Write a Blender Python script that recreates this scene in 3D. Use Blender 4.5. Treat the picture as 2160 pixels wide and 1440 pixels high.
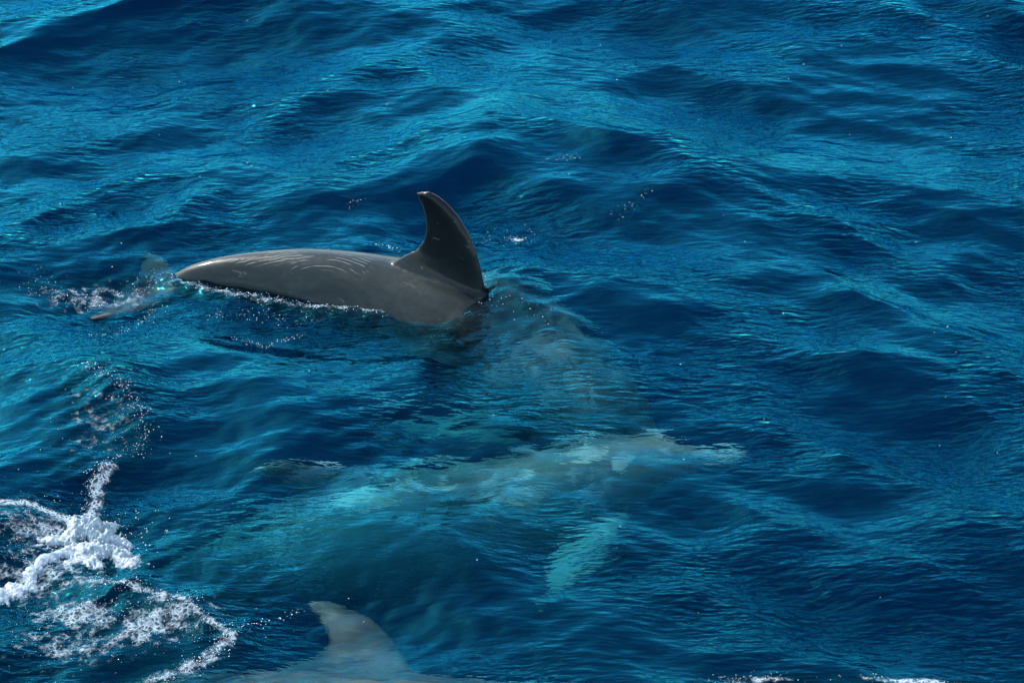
import bpy, bmesh, math, random
import numpy as np
from mathutils import Vector, noise as mnoise

for _o in list(bpy.data.objects):
    bpy.data.objects.remove(_o)
scene = bpy.context.scene
COL = scene.collection
R = math.radians

# ------------------------------------------------------------------ camera
cam_data = bpy.data.cameras.new('camera')
cam_data.sensor_width = 36.0
cam_data.lens = 18.0 / math.tan(R(11.0))
cam_data.clip_start = 0.1
cam_data.clip_end = 3000.0
cam = bpy.data.objects.new('camera', cam_data)
COL.objects.link(cam)
cam.location = (0.0, -6.062, 3.5)
cam.rotation_euler = (R(60.0), 0.0, 0.0)
scene.camera = cam

# ------------------------------------------------------------------ sky and sun
SUN_ELEV = R(43.0)
SUN_AZ = R(141.0)                      # from +X (right of the picture) towards +Y (away)
to_sun = Vector((math.cos(SUN_ELEV) * math.cos(SUN_AZ), math.cos(SUN_ELEV) * math.sin(SUN_AZ), math.sin(SUN_ELEV)))
world = bpy.data.worlds.new('World')
scene.world = world
world.use_nodes = True
wn = world.node_tree
wn.nodes.clear()
sky = wn.nodes.new('ShaderNodeTexSky')
sky.sky_type = 'NISHITA'
sky.sun_disc = False
sky.sun_elevation = SUN_ELEV
sky.sun_rotation = math.pi / 2 - SUN_AZ
bg = wn.nodes.new('ShaderNodeBackground')
bg.inputs['Strength'].default_value = 0.15
wo = wn.nodes.new('ShaderNodeOutputWorld')
world.cycles.sampling_method = 'NONE'
wn.links.new(sky.outputs[0], bg.inputs['Color'])
wn.links.new(bg.outputs[0], wo.inputs['Surface'])

sun_data = bpy.data.lights.new('sun', 'SUN')
sun_data.energy = 2.0
sun_data.angle = R(0.5)
sun_data.color = (1.0, 0.965, 0.91)
sun = bpy.data.objects.new('sun', sun_data)
COL.objects.link(sun)
sun.rotation_euler = to_sun.to_track_quat('Z', 'Y').to_euler()
vs = scene.view_settings
vs.view_transform = 'Standard'
vs.look = 'None'
vs.exposure = 1.52
vs.gamma = 1.0
vs.use_curve_mapping = False
cy = scene.cycles
cy.max_bounces = 5
cy.diffuse_bounces = 2
cy.glossy_bounces = 2
cy.transmission_bounces = 4
cy.transparent_max_bounces = 8
cy.volume_bounces = 1
cy.caustics_reflective = False
cy.caustics_refractive = True
cy.blur_glossy = 1.0
cy.sample_clamp_indirect = 4.0
cy.use_denoising = True

rng = np.random.default_rng(7)
random.seed(7)

# ------------------------------------------------------------------ node helpers
class NT:
    def __init__(self, name):
        self.m = bpy.data.materials.new(name)
        self.m.use_nodes = True
        self.t = self.m.node_tree
        self.t.nodes.clear()
        self.out = self.n('OutputMaterial')
    def n(self, kind, **kw):
        nd = self.t.nodes.new('ShaderNode' + kind)
        for k, v in kw.items():
            if k.startswith('i_'):
                nd.inputs[k[2:].replace('_', ' ')].default_value = v
            else:
                setattr(nd, k, v)
        return nd
    def l(self, a, b):
        self.t.links.new(a, b)
    def math(self, op, a, b=None, c=None, clamp=False):
        nd = self.n('Math', operation=op)
        nd.use_clamp = clamp
        for i, v in enumerate((a, b, c)):
            if v is None:
                continue
            if isinstance(v, (int, float)):
                nd.inputs[i].default_value = v
            else:
                self.l(v, nd.inputs[i])
        return nd.outputs[0]
    def ramp(self, fac, lo, hi, a=0.0, b=1.0, smooth=True):
        nd = self.n('MapRange')
        nd.interpolation_type = 'SMOOTHSTEP' if smooth else 'LINEAR'
        self.l(fac, nd.inputs['Value'])
        for k, v in (('From Min', lo), ('From Max', hi), ('To Min', a), ('To Max', b)):
            nd.inputs[k].default_value = v
        return nd.outputs[0]
    def mix(self, fac, a, b):
        nd = self.n('Mix', data_type='RGBA')
        for sock, v in ((nd.inputs[0], fac), (nd.inputs[6], a), (nd.inputs[7], b)):
            if isinstance(v, (int, float)):
                sock.default_value = v
            elif isinstance(v, (tuple, list)):
                sock.default_value = tuple(v) + (1.0,) if len(v) == 3 else tuple(v)
            else:
                self.l(v, sock)
        return nd.outputs[2]
    def noise(self, vec, scale, detail=2.0, rough=0.5, dist=0.0):
        nd = self.n('TexNoise')
        nd.inputs['Scale'].default_value = scale
        nd.inputs['Detail'].default_value = detail
        nd.inputs['Roughness'].default_value = rough
        nd.inputs['Distortion'].default_value = dist
        if vec is not None:
            self.l(vec, nd.inputs['Vector'])
        return nd.outputs[0]
    def mapping(self, vec, scale=(1, 1, 1), rot=(0, 0, 0), loc=(0, 0, 0)):
        nd = self.n('Mapping')
        nd.inputs['Scale'].default_value = scale
        nd.inputs['Rotation'].default_value = rot
        nd.inputs['Location'].default_value = loc
        self.l(vec, nd.inputs['Vector'])
        return nd.outputs[0]

def mesh_obj(name, verts, faces, mat, parent=None, smooth=True):
    me = bpy.data.meshes.new(name)
    me.from_pydata([tuple(v) for v in verts], [], faces)
    me.update()
    if smooth:
        me.polygons.foreach_set('use_smooth', [True] * len(me.polygons))
    if mat:
        me.materials.append(mat)
    ob = bpy.data.objects.new(name, me)
    COL.objects.link(ob)
    if parent:
        ob.parent = parent
    return ob

# ------------------------------------------------------------------ sea surface height
def sea_components():
    g = np.random.default_rng(21)
    comps = []
    octs = [(1.9, 1.0, 14, .085), (1.0, .5, 26, .140), (.5, .25, 34, .130), (.25, .12, 38, .095), (.12, .06, 38, .060), (.06, .034, 34, .036)]
    for lmax, lmin, n, slope in octs:
        for i in range(n):
            lam = math.exp(g.uniform(math.log(lmin), math.log(lmax)))
            k = 2 * math.pi / lam
            system = 0 if g.random() < .5 else 1
            spread = 20 if lmin > .3 else 28
            th = R((58 if system == 0 else 124) + g.normal(0, spread))
            a = slope / k * math.sqrt(2.0 / n) * g.uniform(.6, 1.4)
            comps.append((k * math.cos(th), k * math.sin(th), a, g.uniform(0, 2 * math.pi), system, lam))
    return comps
COMPS = sea_components()

def gauss(x, y, cx, cy_, sx, sy, ang=0.0):
    c, s = math.cos(ang), math.sin(ang)
    dx, dy = x - cx, y - cy_
    u, v = (dx * c + dy * s) / sx, (-dx * s + dy * c) / sy
    return np.exp(-.5 * (u * u + v * v))

def seg_dist(x, y, pts):
    best = np.full(np.shape(x), 1e9, np.float32)
    tt = np.zeros(np.shape(x), np.float32)
    n = len(pts) - 1
    for i in range(n):
        ax, ay = pts[i]; bx, by = pts[i + 1]
        dx, dy = bx - ax, by - ay
        t = np.clip(((x - ax) * dx + (y - ay) * dy) / (dx * dx + dy * dy), 0, 1)
        d = np.hypot(x - ax - t * dx, y - ay - t * dy)
        m = d < best
        best = np.where(m, d, best)
        tt = np.where(m, (i + t) / n, tt)
    return best, tt

WATERLINE = [(-.95, .36), (-.849, .301), (-.728, .250), (-.596, .218), (-.426, .184), (-.257, .150), (-.170, .150), (-.110, .235), (-.070, .300)]
RIDGE = [(-1.36, -.17), (-1.117, -.208), (-1.035, -.268), (-.954, -.384), (-.914, -.519), (-.922, -.595), (-.985, -.649)]
ARC = [(-1.004, -1.080), (-.900, -1.127), (-.809, -1.164), (-.729, -1.201), (-.669, -1.273), (-.624, -1.300)]

def rough_mask(x, y):
    """where the water is broken up: along the dolphin, round its flukes, in the foam"""
    d, t = seg_dist(x, y, WATERLINE)
    m = np.exp(-(d / .05) ** 2)
    m = np.maximum(m, 1.7 * gauss(x, y, -.05, .19, .06, .09, -.4))
    m = np.maximum(m, .9 * gauss(x, y, -1.06, .30, .13, .14))
    m = np.maximum(m, .8 * gauss(x, y, -.62, .12, .20, .06))
    m = np.maximum(m, .7 * gauss(x, y, -.13, -.14, .12, .03))
    m = np.maximum(m, .6 * gauss(x, y, -.11, -.42, .10, .03))
    m = np.maximum(m, .7 * gauss(x, y, -1.05, -.45, .12, .18))
    m = np.maximum(m, .8 * gauss(x, y, -.95, -1.15, .25, .20))
    m = np.maximum(m, .7 * gauss(x, y, .02, .60, .25, .08))
    m = np.maximum(m, .45 * gauss(x, y, .15, -.05, .28, .16, -.8))
    m = np.maximum(m, .40 * gauss(x, y, -.05, -.55, .55, .14, .1))
    m = np.maximum(m, .45 * gauss(x, y, -.25, -1.28, .30, .12, -.2))
    return m

def sea_height(x, y):
    """height plus the sideways gathering that sharpens crests"""
    h = np.zeros_like(x); ox = np.zeros_like(x); oy = np.zeros_like(x)
    side = 1 / (1 + np.exp(-x / .35))                      # right: one swell system, left: the other
    w0, w1 = .45 + .75 * side, 1.2 - .75 * side
    far = np.hypot(np.maximum(np.abs(x) - 2.4, 0), np.maximum(np.abs(y - .5) - 2.7, 0))
    calm = 1 - .72 * np.maximum.reduce([gauss(x, y, -.42, .22, .55, .22, -.2), gauss(x, y, .2, -.15, .35, .22, -.75),
                                         .6 * gauss(x, y, -.1, -.5, .5, .17, .05), gauss(x, y, -.2, -1.3, .6, .18, -.1),
                                         .95 * gauss(x, y, -.75, -.3, .26, .3)])
    rough = 1 + 2.2 * rough_mask(x, y)
    for kx, ky, a, ph, system, lam in COMPS:
        w = w0 if system == 0 else w1
        fade = np.clip(1 - (far * .045 / lam), 0, 1)
        loc = calm if lam > .2 else .8 + .2 * calm
        arg = kx * x + ky * y + ph
        aw = a * w * fade * loc
        if lam < .12:
            aw = aw * rough
        kk = math.hypot(kx, ky)
        q = .75 if lam > .1 else .3
        h += aw * np.cos(arg)
        sn = np.sin(arg)
        ox -= q * aw * kx / kk * sn
        oy -= q * aw * ky / kk * sn
    return h, ox, oy

def local_height(x, y):
    h = np.zeros_like(x)
    # big smooth swell flank behind and right of the fin
    h += .050 * gauss(x, y, .20, .80, .30, .12, -.25)
    h += .055 * gauss(x, y, .75, 1.02, .42, .11, -.30)
    # glassy bulge raised by the dolphin at the left
    d, t = seg_dist(x, y, [(-1.30, .02), (-.86, .00), (-.66, -.16), (-.58, -.42), (-.60, -.62)])
    h += .018 * np.exp(-(d / .11) ** 2)
    # low swells behind the two submerged animals, so the water over them leans to the near side
    h += .042 * gauss(x, y, -.10, -.27, .55, .17, .05) + .030 * gauss(x, y, -.15, -1.00, .45, .15, -.1)
    h += .036 * gauss(x, y, .24, .22, .26, .14, -.6)
    h -= .040 * gauss(x, y, -.34, -1.30, .18, .11, -.2)
    # ridge with the bubble edge far left, steep on its outer side
    d, t = seg_dist(x, y, RIDGE)
    h += .020 * np.exp(-(d / .08) ** 2)
    d, t = seg_dist(x, y, [(-1.9, .02), (-1.36, -.02), (-1.14, -.08), (-1.02, -.18)])
    h += .018 * np.exp(-(d / .13) ** 2)
    h -= .006 * gauss(x, y, -1.08, .24, .09, .12)
    d, t = seg_dist(x, y, ARC)
    h += .018 * np.exp(-(d / .05) ** 2)
    # water heaped against the shoulder and the flank of the first dolphin
    d, t = seg_dist(x, y, [(-.02, .27), (.01, .12), (.12, -.02)])
    h += .040 * np.exp(-(d / .10) ** 2) * (1 - .5 * t)
    h += .015 * gauss(x, y, -.10, .13, .05, .10, -.5)
    d, t = seg_dist(x, y, WATERLINE[:7])
    h += .016 * np.exp(-(d / .030) ** 2)
    return h

def on_surface(u, v):
    """world points of the sea surface near the plan positions u, v"""
    u = np.atleast_1d(np.asarray(u, float)); v = np.atleast_1d(np.asarray(v, float))
    h, ox, oy = sea_height(u, v)
    return np.stack([u + ox, v + oy, h + local_height(u, v)], -1)

# ------------------------------------------------------------------ water
def grow(lo, hi, step, limit):
    core = np.arange(lo, hi + step * .5, step)
    out, s, p = [], step, hi
    while p < limit:
        s *= 1.16
        p += s
        out.append(p)
    ext = np.array(out) - hi
    return np.concatenate([(lo - ext)[::-1], core, core[-1] + ext])

def foam_mask(x, y):
    f = np.zeros_like(x)
    def line(pts, width, amp):
        d, t = seg_dist(x, y, pts)
        return amp * np.exp(-(d / width) ** 2)
    f = np.maximum(f, line([(-1.30, -.81), (-1.223, -.819), (-1.144, -.815), (-1.048, -.856)], .016, .80))
    f = np.maximum(f, line([(-.985, -.649), (-1.003, -.712), (-1.003, -.836)], .020, .68))
    f = np.maximum(f, line(ARC, .014, .58))
    f = np.maximum(f, line([(-.624, -1.300), (-.669, -1.379), (-.728, -1.414), (-.784, -1.440)], .024, .54))
    f = np.maximum(f, line(WATERLINE[:7], .012, .52))
    f = np.maximum(f, .62 * gauss(x, y, -.98, -1.225, .08, .05, -.5))
    f = np.maximum(f, .60 * gauss(x, y, -.80, -1.26, .10, .05, .4))
    f = np.maximum(f, .50 * gauss(x, y, -1.08, -1.06, .10, .08))
    f = np.maximum(f, .52 * gauss(x, y, -1.10, -.90, .10, .06))
    f = np.maximum(f, .46 * gauss(x, y, -.97, -1.33, .12, .05))
    f = np.maximum(f, .46 * gauss(x, y, -1.14, .28, .14, .05, .2))
    f = np.maximum(f, .30 * gauss(x, y, -1.03, -.45, .08, .14))
    f = np.maximum(f, .80 * gauss(x, y, .015, .625, .016, .011))
    f = np.maximum(f, .80 * gauss(x, y, .90, -1.465, .09, .012))
    f = np.maximum(f, .60 * gauss(x, y, .53, -1.465, .06, .010))
    return f

def foam_over(t, pos, surf):
    # foam lying on the surface
    att = t.n('Attribute', attribute_name='foam')
    fn = t.noise(pos, 38.0, 5.0, .62)
    warp = t.n('VectorMath', operation='MULTIPLY_ADD')
    nv = t.n('TexNoise'); nv.inputs['Scale'].default_value = 30.0; nv.inputs['Detail'].default_value = 2.0
    t.l(pos, nv.inputs['Vector']); t.l(nv.outputs['Color'], warp.inputs[0]); warp.inputs[1].default_value = (.03, .03, .03); t.l(pos, warp.inputs[2])
    vor = t.n('TexVoronoi', feature='DISTANCE_TO_EDGE')
    vor.inputs['Scale'].default_value = 80.0
    t.l(warp.outputs[0], vor.inputs['Vector'])
    lace = t.ramp(vor.outputs['Distance'], .0, .30, 1.0, .12)
    fsum = t.math('ADD', att.outputs['Fac'], t.math('MULTIPLY', t.math('SUBTRACT', fn, .5), 1.7))
    solid = t.ramp(fsum, .62, 1.30, 0, .85)
    thin = t.math('MULTIPLY', t.ramp(fsum, .25, .80, 0, .65), lace)
    fm = t.math('MULTIPLY', t.math('MAXIMUM', solid, thin), t.ramp(att.outputs['Fac'], .05, .2))
    foam = t.n('BsdfDiffuse')
    foam.inputs['Color'].default_value = (.50, .60, .62, 1)
    m2 = t.n('MixShader')
    t.l(fm, m2.inputs[0]); t.l(surf, m2.inputs[1]); t.l(foam.outputs[0], m2.inputs[2])
    return m2.outputs[0]

def make_water_material(with_foam):
    t = NT('foamy_sea_water' if with_foam else 'sea_water')
    geo = t.n('NewGeometry')
    pos = geo.outputs['Position']
    # fine wind ripples on top of the modelled waves: three crossing sets of long narrow ridges
    r1 = t.noise(t.mapping(pos, (14, 46, 14), (0, 0, R(-33))), 1.0, 2.0, .55)
    r2 = t.noise(t.mapping(pos, (18, 60, 18), (0, 0, R(36))), 1.0, 2.0, .55)
    patch = t.ramp(t.noise(pos, 2.2, 0.0, .5), .38, .66, .35, 1.0)
    hsum = t.math('ADD', r1, r2)
    bump = t.n('Bump')
    bump.inputs['Distance'].default_value = .02
    t.l(t.math('MULTIPLY', patch, .45), bump.inputs['Strength'])
    t.l(hsum, bump.inputs['Height'])
    nrm = bump.outputs[0]
    fres = t.n('Fresnel')
    fres.inputs['IOR'].default_value = 1.345
    t.l(nrm, fres.inputs['Normal'])
    glossy = t.n('BsdfGlossy')
    glossy.inputs['Color'].default_value = (.05, .75, 1.0, 1)
    glossy.inputs['Roughness'].default_value = .025
    t.l(nrm, glossy.inputs['Normal'])
    refr = t.n('BsdfRefraction')
    refr.inputs['IOR'].default_value = 1.33
    refr.inputs['Roughness'].default_value = 0.0
    t.l(nrm, refr.inputs['Normal'])
    m1 = t.n('MixShader')
    t.l(fres.outputs[0], m1.inputs[0]); t.l(refr.outputs[0], m1.inputs[1]); t.l(glossy.outputs[0], m1.inputs[2])
    surf = m1.outputs[0]
    if with_foam:
        surf = foam_over(t, pos, surf)
    t.l(surf, t.out.inputs['Surface'])
    ab = t.n('VolumeAbsorption')
    ab.inputs['Color'].default_value = (.0, .865, .90, 1)
    ab.inputs['Density'].default_value = 3.1
    sc = t.n('VolumeScatter')
    sc.inputs['Color'].default_value = (.0, .20, 1.0, 1)
    sc.inputs['Density'].default_value = .055
    ad = t.n('AddShader')
    t.l(ab.outputs[0], ad.inputs[0]); t.l(sc.outputs[0], ad.inputs[1])
    t.l(ad.outputs[0], t.out.inputs['Volume'])
    return t.m

def deep_material():
    t = NT('deep_water_limit')
    d = t.n('BsdfDiffuse')
    n = t.noise(t.n('NewGeometry').outputs['Position'], .05, 2.0)
    t.l(t.mix(n, (.0, .006, .016), (.0, .010, .022)), d.inputs['Color'])
    t.l(d.outputs[0], t.out.inputs['Surface'])
    return t.m

def make_sea():
    xs = grow(-2.1, 2.1, .0078, 420.0)
    ys = grow(-1.75, 2.75, .0078, 420.0)
    X, Y = np.meshgrid(xs, ys)
    X = X.astype(np.float32); Y = Y.astype(np.float32)
    H, OX, OY = sea_height(X, Y)
    inner = (np.abs(X) < 30) & (np.abs(Y) < 30)
    H = H + local_height(X, Y)
    PX, PY = X + OX, Y + OY
    ny, nx = X.shape
    top = np.stack([PX, PY, H], -1).reshape(-1, 3)
    foam = foam_mask(PX, PY).reshape(-1)
    # closed body: four skirt corners joined by a floor far below
    idx = np.arange(ny * nx).reshape(ny, nx)
    quads = np.stack([idx[:-1, :-1], idx[:-1, 1:], idx[1:, 1:], idx[1:, :-1]], -1).reshape(-1, 4)
    border = np.concatenate([idx[0, :-1], idx[:-1, -1], idx[-1, :0:-1], idx[:0:-1, 0]])
    nb = len(border)
    low = top[border].copy(); low[:, 2] = -40.0
    base = len(top)
    verts = np.concatenate([top, low])
    j = np.arange(nb); j2 = (j + 1) % nb
    skirt = np.stack([border[j], base + j, base + j2, border[j2]], -1)
    me = bpy.data.meshes.new('sea')
    nq = len(quads) + len(skirt)
    me.vertices.add(len(verts))
    me.vertices.foreach_set('co', verts.astype(np.float32).ravel())
    loops = np.concatenate([quads.ravel(), skirt.ravel(), (base + j)[::-1]])
    me.loops.add(len(loops))
    me.loops.foreach_set('vertex_index', loops.astype(np.int32))
    me.polygons.add(nq + 1)
    starts = np.concatenate([np.arange(nq) * 4, [nq * 4]]).astype(np.int32)
    me.polygons.foreach_set('loop_start', starts)
    me.polygons.foreach_set('use_smooth', np.concatenate([np.ones(len(quads), bool), np.zeros(len(skirt) + 1, bool)]))
    me.update(calc_edges=True)
    me.validate()
    a = me.attributes.new('foam', 'FLOAT', 'POINT')
    a.data.foreach_set('value', np.concatenate([foam, np.zeros(nb)]).astype(np.float32))
    for m_ in (make_water_material(False), make_water_material(True), deep_material()):
        me.materials.append(m_)
    ff = foam[quads].max(axis=1) > .05
    me.polygons.foreach_set('material_index', np.concatenate([ff.astype(np.int32), np.full(len(skirt) + 1, 2, np.int32)]))
    ob = bpy.data.objects.new('sea', me)
    COL.objects.link(ob)
    ob['kind'] = 'structure'
    ob['label'] = 'deep blue choppy open sea'
    return ob
sea = make_sea()

# ------------------------------------------------------------------ dolphins
LEN = 2.0
BODY = [  # x, up, down, half width, centre height (fractions of the length)
    (.000, .004, .004, .005, -.012), (.010, .011, .010, .014, -.012), (.040, .016, .015, .021, -.012),
    (.062, .021, .019, .027, -.011), (.078, .037, .024, .036, -.010), (.098, .056, .034, .049, -.006),
    (.135, .071, .052, .066, -.002), (.20, .083, .076, .085, 0), (.29, .097, .098, .104, 0),
    (.38, .103, .106, .112, 0), (.46, .101, .100, .107, 0), (.55, .091, .083, .092, 0), (.65, .075, .065, .069, 0),
    (.75, .058, .050, .046, 0), (.83, .044, .038, .029, 0), (.90, .032, .027, .019, 0), (.95, .021, .018, .013, 0),
    (.982, .010, .009, .010, 0)]

def interp_cols(tab, xq):
    tab = np.array(tab)
    # monotone smooth-ish interpolation (Catmull-Rom on non-uniform knots)
    xs = tab[:, 0]
    out = []
    for c in range(1, tab.shape[1]):
        ysv = tab[:, c]
        m = np.gradient(ysv, xs)
        i = np.clip(np.searchsorted(xs, xq) - 1, 0, len(xs) - 2)
        hh = xs[i + 1] - xs[i]; t = (xq - xs[i]) / hh
        out.append((2*t**3-3*t**2+1)*ysv[i] + (t**3-2*t**2+t)*hh*m[i] + (-2*t**3+3*t**2)*ysv[i+1] + (t**3-t**2)*hh*m[i+1])
    return out

def loft(rings):
    """closed loft through rings (each an (n,3) array)"""
    n = len(rings[0])
    v = [tuple(p) for r in rings for p in r]
    f = []
    for a in range(len(rings) - 1):
        for b in range(n):
            f.append((a*n + b, a*n + (b+1) % n, (a+1)*n + (b+1) % n, (a+1)*n + b))
    f.append(tuple(range(n))[::-1])
    f.append(tuple((len(rings)-1)*n + b for b in range(n)))
    return v, f

def foil(le, te, normal, thick, n=22):
    """one wing section between leading and trailing edge points"""
    le, te, normal = map(np.array, (le, te, normal))
    pts = []
    for k in range(n):
        a = 2 * math.pi * k / n
        u = .5 - .5 * math.cos(a)
        prof = math.sin(a) * (1.25 - .75 * u)
        pts.append(le + (te - le) * u + normal * thick * .5 * prof)
    return np.array(pts)

def rest_dolphin(sweep, shift, drop, fin_h=.110):
    parts = []
    xq = np.concatenate([np.linspace(0, .1, 16), np.linspace(.11, .982, 60)])
    up, dn, w, cz = interp_cols(BODY, xq)
    rings = []
    for i, x in enumerate(xq):
        ring = []
        for k in range(40):
            a = 2 * math.pi * k / 40
            sy, sz = math.cos(a), math.sin(a)
            keel = 1 - .10 * max(0, sz) * (1 if x > .45 else 0) * abs(sy)
            ring.append((x, w[i] * sy * keel, cz[i] + (up[i] if sz > 0 else dn[i]) * sz))
        rings.append(np.array(ring))
    parts.append(loft(rings))
    # dorsal fin
    LE = [(.378, .060), (.390, .086), (.408, .104), (.428, .128), (.449, .155), (.472, .180), (.496, .199), (.520, .211), (.543, .217), (.562, .218)]
    TE = [(.622, .056), (.598, .086), (.582, .104), (.563, .122), (.556, .140), (.557, .158), (.563, .175), (.573, .189), (.585, .200), (.592, .208)]
    TH = [.070, .046, .031, .0235, .0195, .0170, .0150, .0130, .0115, .009]
    LE = [(b[0] - (b[0] - a[0]) * .80, a[1]) for a, b in zip(LE, TE)]
    sc_ = fin_h / .116
    rings = [foil((a[0], 0, .1 + (a[1] - .1) * sc_), (b[0], 0, .1 + (b[1] - .1) * sc_), (0, 1, 0), th) for a, b, th in zip(LE, TE, TH)]
    parts.append(loft(rings))
    for s in (-1, 1):
        # flipper: out, down and swept back
        rings = []
        for q, (lx, tx, th) in enumerate([(.205, .275, .034), (.215, .282, .026), (.237, .300, .021), (.266, .318, .017), (.296, .333, .013), (.320, .345, .010), (.337, .350, .006)]):
            o = [0, .030, .066, .102, .136, .164, .180][q]
            yy = .070 + o * .84; zz = -.045 - o * drop
            lx += sweep * o + shift - .006; tx += sweep * o + shift + .008
            rings.append(foil((lx, s * yy, zz), (tx, s * yy, zz - .004), (0, s * .45, .85), th))
        parts.append(loft(rings))
        # fluke
        rings = []
        for q, (yy, lx, tx, th) in enumerate([(-.010, .905, .984, .022), (.010, .908, .986, .020), (.030, .922, .996, .016), (.055, .943, 1.006, .013), (.080, .965, 1.012, .010), (.100, .984, 1.016, .008), (.115, .999, 1.020, .006), (.123, 1.010, 1.022, .004)]):
            rings.append(foil((lx, s * yy, 0), (tx, s * yy, 0), (0, 0, 1), th))
        parts.append(loft(rings))
    v, f = [], []
    for pv, pf in parts:
        o = len(v)
        v += [(p[0] * LEN, p[1] * LEN, p[2] * LEN) for p in pv]
        f += [tuple(i + o for i in q) for q in pf]
    me = bpy.data.meshes.new('tmp')
    me.from_pydata(v, [], f)
    bm = bmesh.new(); bm.from_mesh(me)
    bmesh.ops.recalc_face_normals(bm, faces=bm.faces)
    bm.to_mesh(me); bm.free()
    ob = bpy.data.objects.new('tmp', me)
    COL.objects.link(ob)
    md = ob.modifiers.new('r', 'REMESH'); md.mode = 'VOXEL'; md.voxel_size = .0058
    sm = ob.modifiers.new('s', 'SMOOTH'); sm.factor = .5; sm.iterations = 4
    dg = bpy.context.evaluated_depsgraph_get()
    ev = ob.evaluated_get(dg)
    m2 = bpy.data.meshes.new_from_object(ev)
    bpy.data.objects.remove(ob); bpy.data.meshes.remove(me)
    return m2


def spline(ctrl, s):
    """smooth curve through control rows (s, values...)"""
    return np.stack(interp_cols(ctrl, s), -1)

def pose(co, ctrl):
    """rest coordinates -> world along a bent spine; ctrl rows: s, x, y, z, roll in degrees"""
    s = co[:, 0] / LEN
    sc_ = np.clip(s, ctrl[0][0], ctrl[-1][0])
    v = spline(ctrl, sc_); P = v[:, :3]; roll = np.radians(v[:, 3])
    e = .004
    s0, s1 = np.clip(sc_ - e, ctrl[0][0], ctrl[-1][0]), np.clip(sc_ + e, ctrl[0][0], ctrl[-1][0])
    T = spline(ctrl, s1)[:, :3] - spline(ctrl, s0)[:, :3]
    T /= np.linalg.norm(T, axis=1, keepdims=True)          # towards the tail
    P = P + T * ((s - sc_) * LEN)[:, None]
    upv = np.array([0, 0, 1.0])
    side = np.cross(np.broadcast_to(upv, T.shape), T)       # heading is -T, so this is the dolphin's right... see roll sign
    side /= np.linalg.norm(side, axis=1, keepdims=True)
    U = np.cross(T, side)
    c, sn = np.cos(roll)[:, None], np.sin(roll)[:, None]
    S2, U2 = side * c + U * sn, U * c - side * sn
    return P + S2 * co[:, 1:2] + U2 * co[:, 2:3]

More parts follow.
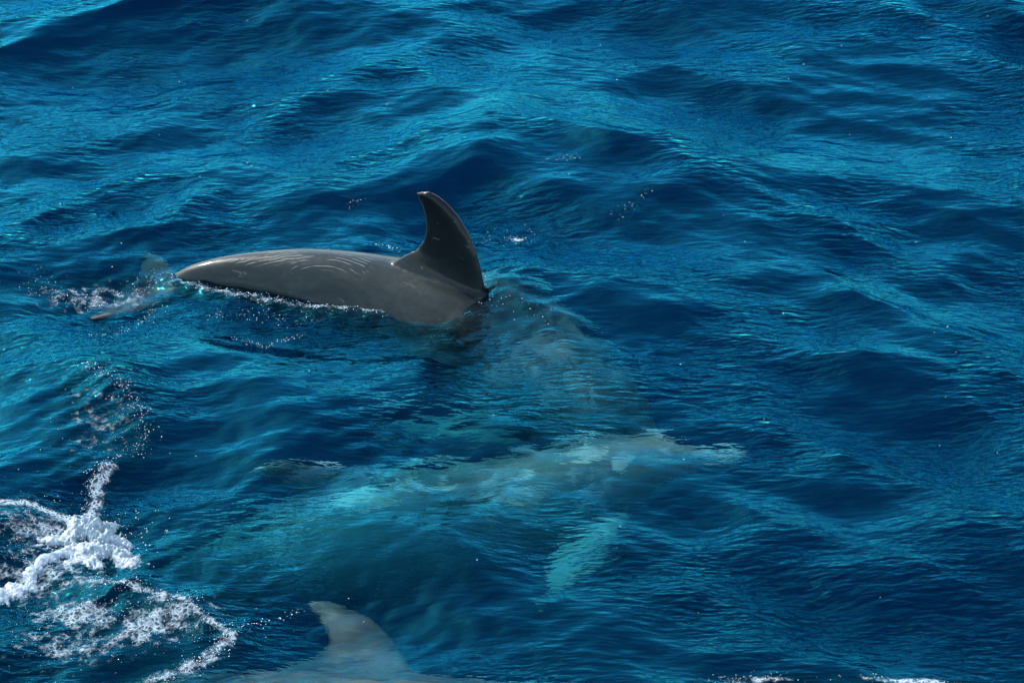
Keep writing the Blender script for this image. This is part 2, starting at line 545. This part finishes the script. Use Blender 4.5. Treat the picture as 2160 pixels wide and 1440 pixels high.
def skin_material(name, k, fin_shade, caustic_mottle, pale):
    t = NT(name)
    def tone(*c):
        return tuple(v * k for v in c)
    att = t.n('Attribute', attribute_name='rest')
    rest = att.outputs['Vector']
    sep = t.n('SeparateXYZ'); t.l(rest, sep.inputs[0])
    x, y, z = sep.outputs
    n1 = t.noise(rest, 5.0, 4.0, .6, .4)
    n2 = t.noise(t.mapping(rest, (4, 18, 18)), 1.0, 4.0, .65, .8)
    zz = t.math('ADD', z, t.math('MULTIPLY', t.math('SUBTRACT', n1, .5), .10))
    # dark cape on the back, paler flanks, white belly
    flank = t.ramp(zz, .13, -.04)
    belly = t.ramp(zz, -.05, -.15)
    head = t.ramp(x, .34, .10)
    c = t.mix(flank, tone(.016, .024, .020), tone(.026, .036, .031))
    c = t.mix(t.math('MULTIPLY', head, .75), c, pale if caustic_mottle > .5 else tone(.05, .058, .052))
    c = t.mix(belly, c, (.42, .41, .38))
    c = t.mix(t.ramp(t.noise(t.mapping(rest, (5, 9, 9)), 1.0, 3.0, .6, 1.2), .49, .60, 0, caustic_mottle), c, pale)  # pale patches paint the dappled caustic light into the skin colour
    # blotches
    c = t.mix(t.ramp(n2, .40, .66, 0, .65), c, tone(.008, .012, .011))
    c = t.mix(t.ramp(t.noise(t.mapping(rest, (8, 16, 16)), 1.0, 5.0, .7), .50, .72, 0, .35), c, tone(.055, .065, .055))
    # blotched forequarters, colour lifted to stand in for light lacking underwater
    fore = t.math('MULTIPLY', t.ramp(x, .80, .62), t.ramp(t.noise(t.mapping(rest, (6, 10, 10)), 1.0, 4.0, .65, .6), .44, .60, .05, .9))
    c = t.mix(fore, c, (.17, .165, .14))
    # fin darkened: the shade on its unlit side is painted into the colour
    zf = t.math('ADD', z, t.math('MULTIPLY', t.math('SUBTRACT', n1, .5), .02))
    fin = t.ramp(zf, .165, .245)
    c = t.mix(t.math('MULTIPLY', fin, fin_shade), c, (.005, .006, .006))
    # flippers are pale
    ay = t.math('ABSOLUTE', y)
    c = t.mix(t.math('MULTIPLY', t.math('MULTIPLY', t.ramp(ay, .19, .25), t.ramp(x, 1.2, 1.1)), .8), c, (.24, .245, .23))
    c = t.mix(t.math('MULTIPLY', t.ramp(x, 1.78, 1.88), .85), c, (.050, .045, .034))
    # rake scars: a sheaf of long thin pale lines on the tail stock, a few loops behind the fin
    def lines(kind, direction, vec, scale, dist, lo):
        w = t.n('TexWave', wave_type=kind)
        if kind == 'RINGS':
            w.rings_direction = direction
        else:
            w.bands_direction = direction
        w.inputs['Scale'].default_value = scale
        w.inputs['Distortion'].default_value = dist
        w.inputs['Detail'].default_value = 1.0
        w.inputs['Detail Scale'].default_value = 1.0
        t.l(vec, w.inputs['Vector'])
        return t.ramp(w.outputs['Fac'], lo, .99)
    def window(v, a, b, soft):
        return t.math('MULTIPLY', t.ramp(v, a - soft, a + soft), t.ramp(v, b + soft, b - soft))
    top = t.ramp(z, .075, .090)
    brk = t.ramp(t.noise(t.mapping(rest, (9, 70, 10)), 1.0, 1.0), .44, .56)
    sA = lines('BANDS', 'Y', t.mapping(rest, (1, 1, 1), (0, 0, R(-6))), 34.0, 3.0, .92)
    s1 = t.math('MULTIPLY', t.math('MULTIPLY', sA, brk), t.math('MULTIPLY', t.math('MULTIPLY', window(x, 1.44, 1.74, .04), window(y, -.015, .040, .01)), top))
    sB = lines('RINGS', 'Z', t.mapping(rest, (.55, 1, 0), (0, 0, 0), (-.76, -.11, 0)), 28.0, 2.0, .95)
    s2 = t.math('MULTIPLY', t.math('MULTIPLY', sB, brk), t.math('MULTIPLY', t.math('MULTIPLY', window(x, 1.26, 1.47, .02), window(y, -.01, .055, .01)), top))
    s3 = t.ramp(t.noise(t.mapping(rest, (5, 60, 60), (0, R(22), 0)), 1.0, 2.0, .5, 1.5), .69, .75, 0, .22)
    sc_ = t.math('MAXIMUM', t.math('MAXIMUM', s1, s2), s3)
    c = t.mix(t.math('MULTIPLY', sc_, .75), c, (.30, .32, .30))
    p = t.n('BsdfPrincipled')
    t.l(c, p.inputs['Base Color'])
    t.l(t.ramp(n2, .3, .7, .30, .46), p.inputs['Roughness'])
    p.inputs['Coat Weight'].default_value = .22
    p.inputs['Specular IOR Level'].default_value = .14
    p.inputs['Coat Roughness'].default_value = .14
    b = t.n('Bump'); b.inputs['Strength'].default_value = .30; b.inputs['Distance'].default_value = .004
    t.l(t.math('ADD', t.math('ADD', t.noise(rest, 22.0, 3.0, .6), t.math('MULTIPLY', t.noise(t.mapping(rest, (60, 110, 110)), 1.0, 2.0), .35)), t.math('MULTIPLY', sc_, .3)), b.inputs['Height'])
    t.l(b.outputs[0], p.inputs['Normal'])
    t.l(p.outputs[0], t.out.inputs['Surface'])
    return t.m
SKIN_DARK = skin_material('dark_dolphin_skin', 1.0, .92, .12, (.06, .07, .06))
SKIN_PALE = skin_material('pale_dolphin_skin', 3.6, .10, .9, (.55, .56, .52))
SKIN_GREY = skin_material('grey_dolphin_skin', 2.4, .03, .6, (.17, .16, .14))  # lighter copy of the skin; sunlight on the fin put into its colour

def eye_material():
    t = NT('dolphin_eye')
    p = t.n('BsdfPrincipled')
    n = t.noise(t.n('NewGeometry').outputs['Position'], 60.0, 2.0)
    t.l(t.mix(n, (.008, .007, .006), (.02, .016, .012)), p.inputs['Base Color'])
    p.inputs['Roughness'].default_value = .12
    t.l(p.outputs[0], t.out.inputs['Surface'])
    return t.m
EYE = eye_material()

def make_dolphin(label, ctrl, girth, skin, flipper):
    me = rest_dolphin(*flipper); me.name = 'dolphin'
    rest_co = np.empty(len(me.vertices) * 3, np.float32)
    me.vertices.foreach_get('co', rest_co)
    rest_co = rest_co.reshape(-1, 3).astype(float)
    g3 = np.array([1.0, girth, girth])
    co = pose(rest_co * g3, ctrl)
    root = Vector(ctrl[len(ctrl) // 2][1:4])
    me.vertices.foreach_set('co', (co - np.array(root)).astype(np.float32).ravel())
    a = me.attributes.new('rest', 'FLOAT_VECTOR', 'POINT')
    a.data.foreach_set('vector', rest_co.astype(np.float32).ravel())
    me.polygons.foreach_set('use_smooth', np.ones(len(me.polygons), bool))
    me.materials.clear(); me.materials.append(skin)
    me.update()
    ob = bpy.data.objects.new('dolphin', me)
    COL.objects.link(ob)
    ob.location = root
    ob['label'] = label; ob['category'] = 'dolphin'; ob['group'] = 'dolphins swimming together'
    for s in (-1, 1):
        c0 = np.array([[.125 * LEN, s * .061 * LEN, -.012 * LEN]])
        bm = bmesh.new()
        bmesh.ops.create_uvsphere(bm, u_segments=12, v_segments=8, radius=.009)
        m = bpy.data.meshes.new('eye'); bm.to_mesh(m); bm.free()
        m.polygons.foreach_set('use_smooth', [True] * len(m.polygons)); m.materials.append(EYE)
        e = bpy.data.objects.new('eye', m); COL.objects.link(e)
        e.parent = ob; e.location = Vector(pose(c0 * g3, ctrl)[0]) - root
    return ob

D1 = [(0, .415, -.300, -.28, 0), (.10, .295, -.185, -.28, 0), (.25, .110, .015, -.27, 0), (.34, .005, .130, -.243, 0), (.41, -.092, .20, -.176, 0), (.57, -.325, .295, -.098, 0),
      (.75, -.63, .355, -.035, 0), (.88, -.86, .385, -.045, 4), (.95, -.985, .395, -.085, 10), (1.0, -1.07, .410, -.092, 14)]
D2 = [(0, .592, -.41, -.15, 10), (.10, .415, -.405, -.19, 10), (.25, .115, -.465, -.29, 12), (.41, -.215, -.535, -.365, 12),
      (.60, -.565, -.59, -.44, 10), (.80, -.87, -.63, -.56, 6), (1.0, -1.13, -.67, -.74, 0)]
D3 = [(0, .64, -1.595, -.27, 58), (.10, .44, -1.59, -.26, 60), (.25, .14, -1.58, -.24, 64), (.41, -.18, -1.555, -.205, 74),
      (.60, -.575, -1.48, -.195, 74), (.80, -.93, -1.38, -.29, 50), (1.0, -1.28, -1.27, -.38, 30)]
make_dolphin('grey dolphin arching its back and tall dark dorsal fin out of the water', D1, 1.0, SKIN_DARK, (.45, .0, .40))
make_dolphin('pale dolphin swimming wholly underwater between the other two', D2, .82, SKIN_PALE, (-.15, -.01, .22))
make_dolphin('dolphin at the bottom edge with its rippled grey fin just under the surface', D3, 1.0, SKIN_GREY, (.0, .0, .52))

# ------------------------------------------------------------------ splash, foam rope and bubbles
def foam_material():
    t = NT('white_foam')
    pos = t.n('NewGeometry').outputs['Position']
    n = t.noise(pos, 90.0, 4.0, .65)
    vor = t.n('TexVoronoi'); vor.inputs['Scale'].default_value = 160.0
    t.l(pos, vor.inputs['Vector'])
    p = t.n('BsdfPrincipled')
    t.l(t.mix(t.ramp(n, .38, .62), (.22, .34, .38), (.58, .61, .61)), p.inputs['Base Color'])  # teal shading of the crevices painted into the foam colour
    p.inputs['Roughness'].default_value = .35
    b = t.n('Bump'); b.inputs['Strength'].default_value = .5; b.inputs['Distance'].default_value = .004
    t.l(t.math('ADD', n, t.math('MULTIPLY', vor.outputs['Distance'], -.6)), b.inputs['Height'])
    t.l(b.outputs[0], p.inputs['Normal'])
    tr = t.n('BsdfTranslucent'); tr.inputs['Color'].default_value = (.6, .75, .78, 1)
    m = t.n('MixShader'); m.inputs[0].default_value = .25
    t.l(p.outputs[0], m.inputs[1]); t.l(tr.outputs[0], m.inputs[2])
    t.l(m.outputs[0], t.out.inputs['Surface'])
    return t.m
FOAM = foam_material()

def bubble_material():
    t = NT('bubble_film')
    pos = t.n('NewGeometry').outputs['Position']
    p = t.n('BsdfPrincipled')
    t.l(t.mix(t.noise(pos, 40.0, 1.0), (.55, .66, .70), (.85, .88, .88)), p.inputs['Base Color'])
    p.inputs['Roughness'].default_value = .12
    t.l(p.outputs[0], t.out.inputs['Surface'])
    return t.m
BUBBLE = bubble_material()

_bm = bmesh.new(); bmesh.ops.create_icosphere(_bm, subdivisions=1, radius=1.0)
ICO_V = np.array([v.co[:] for v in _bm.verts]); ICO_F = np.array([[v.index for v in f.verts] for f in _bm.faces]); _bm.free()

def sphere_cloud(name, pts, radii, mat, parent=None, squash=1.0, origin=None):
    pts = np.asarray(pts, float); radii = np.asarray(radii, float)
    if origin is not None:
        pts = pts - np.array(origin)
    v = (ICO_V[None] * np.array([1, 1, squash]) * radii[:, None, None] + pts[:, None, :]).reshape(-1, 3)
    f = (ICO_F[None] + (np.arange(len(pts)) * len(ICO_V))[:, None, None]).reshape(-1, 3)
    ob = mesh_obj(name, v.tolist(), f.tolist(), mat, parent)
    return ob

def along(pts, n, spread, g):
    pts = np.array(pts)
    seg = np.hypot(*np.diff(pts, axis=0).T); cum = np.concatenate([[0], np.cumsum(seg)])
    q = g.random(n) * cum[-1]
    x = np.interp(q, cum, pts[:, 0]); y = np.interp(q, cum, pts[:, 1])
    return np.stack([x + g.normal(0, spread, n), y + g.normal(0, spread, n)], -1)

g = np.random.default_rng(5)
# breaking splash: a torn, lumpy sheet of froth heaped on the little wave
def froth(name, height_of, x0, x1, y0, y1, step, origin, seed):
    xs = np.arange(x0, x1, step); ys = np.arange(y0, y1, step)
    X, Y = np.meshgrid(xs, ys)
    base = on_surface(X.ravel(), Y.ravel())
    off = Vector((seed * 3.1, seed * 1.7, 0))
    nz = np.array([mnoise.fractal(Vector((a * 36, b * 36, 0)) + off, 1.0, 2.1, 5) for a, b in zip(X.ravel(), Y.ravel())])
    nr = np.array([abs(mnoise.fractal(Vector((a * 100, b * 100, 3.3)) + off, .8, 2.2, 3)) for a, b in zip(X.ravel(), Y.ravel())])
    amp, cover = height_of(X.ravel(), Y.ravel())
    keep = cover + .55 * nz - .25 * nr
    h = amp * (.62 + .55 * nz - .28 * nr) + .002 * nr
    soft = np.clip(keep / .25, 0, 1)
    z = np.where(keep > 0, np.maximum(h, .0015) * soft, 0) - .0035 * (1 - soft)
    co = base + np.stack([0 * z, 0 * z, z], -1) - np.array(origin)
    idx = np.arange(X.size).reshape(X.shape)
    q = np.stack([idx[:-1, :-1], idx[:-1, 1:], idx[1:, 1:], idx[1:, :-1]], -1).reshape(-1, 4)
    q = q[(keep[q] > -.02).all(axis=1)]
    used, inv = np.unique(q, return_inverse=True)
    ob = mesh_obj(name, co[used].tolist(), inv.reshape(-1, 4).tolist(), FOAM)
    ob.location = origin
    return ob

def splash_shape(x, y):
    amp = .050 * gauss(x, y, -.985, -.895, .034, .022, -.3) + .050 * gauss(x, y, -.945, -.945, .030, .026, -.8) + .026 * gauss(x, y, -.912, -1.005, .024, .016, -.7) \
        + .016 * gauss(x, y, -.99, -.975, .040, .030) + .012 * gauss(x, y, -1.04, -.94, .035, .02, .6)
    cov = -.34 + 1.25 * np.maximum.reduce([gauss(x, y, -.985, -.90, .044, .030, -.3), gauss(x, y, -.945, -.95, .036, .036, -.8), gauss(x, y, -.905, -1.010, .028, .018, -.7),
                                            .9 * gauss(x, y, -.99, -.985, .045, .035), .75 * gauss(x, y, -1.04, -.94, .04, .022, .6)])
    return amp, cov
splash = froth('splash', splash_shape, -1.16, -.80, -1.10, -.80, .0019, tuple(on_surface(-.98, -.95)[0]), 1)
splash['label'] = 'white splash breaking on the small wave at the lower left'; splash['category'] = 'splash'
n = 130
a = np.stack([g.normal(-.93, .055, n), g.normal(-.97, .05, n)], -1); z0 = on_surface(a[:, 0], a[:, 1]); z0[:, 2] += np.abs(g.normal(0, .03, n))
dr = sphere_cloud('droplets', z0, g.uniform(.0006, .0018, n), BUBBLE, splash, 1.0, tuple(splash.location)); dr['kind'] = 'stuff'
# foam rope trailing out of the frame
ROPE = [(-1.40, -1.36), (-1.26, -1.26), (-1.20, -1.19), (-1.164, -1.155), (-1.130, -1.128), (-1.100, -1.115), (-1.090, -1.075), (-1.067, -1.023), (-1.03, -.990)]
def rope_shape(x, y):
    d, t = seg_dist(x, y, ROPE)
    wid = .026 - .010 * t
    return .009 * np.exp(-(d / wid) ** 2), -.46 + 1.15 * np.exp(-(d / (wid * 1.15)) ** 2)
rope = froth('foam_ridge', rope_shape, -1.44, -1.00, -1.40, -.95, .0024, tuple(on_surface(-1.10, -1.08)[0]), 2)
rope['label'] = 'winding ridge of white foam running from the splash to the left edge'; rope['category'] = 'foam'

# bubbles and spray beads lying on the water
P, Rr = [], []
def beads(pts, n, spread, r0=.0005, r1=.0016):
    a = along(pts, n, spread, g)
    P.append(on_surface(a[:, 0], a[:, 1])); Rr.append(r0 + (r1 - r0) * g.random(n) ** 2)
def cloud(cx, cy_, sx, sy, n, r0=.0005, r1=.0013):
    a = np.stack([g.normal(cx, sx, n), g.normal(cy_, sy, n)], -1)
    P.append(on_surface(a[:, 0], a[:, 1])); Rr.append(r0 + (r1 - r0) * g.random(n) ** 2)
beads(RIDGE[1:], 260, .016); beads(RIDGE[3:], 50, .03); beads([(-.985, -.649), (-1.002, -.733), (-1.0, -.836)], 160, .010)
beads(ARC, 240, .016); beads([(-.625, -1.282), (-.555, -1.237), (-.473, -1.192)], 44, .0045, .0008, .0018)
beads([(-.624, -1.300), (-.669, -1.379), (-.728, -1.414), (-.784, -1.465)], 220, .014)
beads(WATERLINE[:7], 330, .013); beads(WATERLINE[6:], 150, .022)
beads([(-.735, .051), (-.656, .013), (-.560, .076)], 70, .007); beads([(-.836, .167), (-.670, .180), (-.517, .150)], 110, .02)
beads([(-.952, .397), (-1.011, .342), (-1.057, .287)], 150, .025); beads([(-1.120, .082), (-1.049, .128), (-.972, .234)], 90, .014)
beads([(-1.326, .342), (-1.209, .260), (-1.105, .260)], 130, .025)
beads([(.099, .974), (.156, .990), (.198, .984)], 22, .010, .0007, .0016); beads([(.259, .654), (.329, .713), (.387, .773)], 24, .016, .0007, .0016)
beads([(-.109, .654), (-.027, .639), (.068, .624)], 30, .03, .0006, .0013); cloud(.015, .63, .02, .012, 30)
beads([(-.468, .743), (-.421, .779)], 16, .006); beads([(-.377, .552), (-.309, .532)], 40, .008)
beads([(-.10, .16), (.00, .12), (.12, .05)], 60, .03)
for c in [(-1.10, -.86, .10, .05, 160), (-1.10, -1.02, .10, .05, 150), (-.97, -1.19, .09, .05, 260), (-.80, -1.25, .09, .05, 240), (-.95, -1.33, .14, .06, 150), (-1.05, -.5, .10, .12, 36)]:
    cloud(*c)
cloud(.90, -1.465, .08, .010, 160); cloud(.53, -1.465, .05, .010, 60)
n = 70
P.append(on_surface(g.uniform(-1.6, 1.6, n), g.uniform(-1.3, 2.2, n))); Rr.append(g.uniform(.0008, .0018, n))
bub = sphere_cloud('bubbles', np.concatenate(P), np.concatenate(Rr), BUBBLE, None, .8)
bub['kind'] = 'stuff'; bub['label'] = 'scattered white bubbles and spray beads on the water'; bub['category'] = 'bubbles'
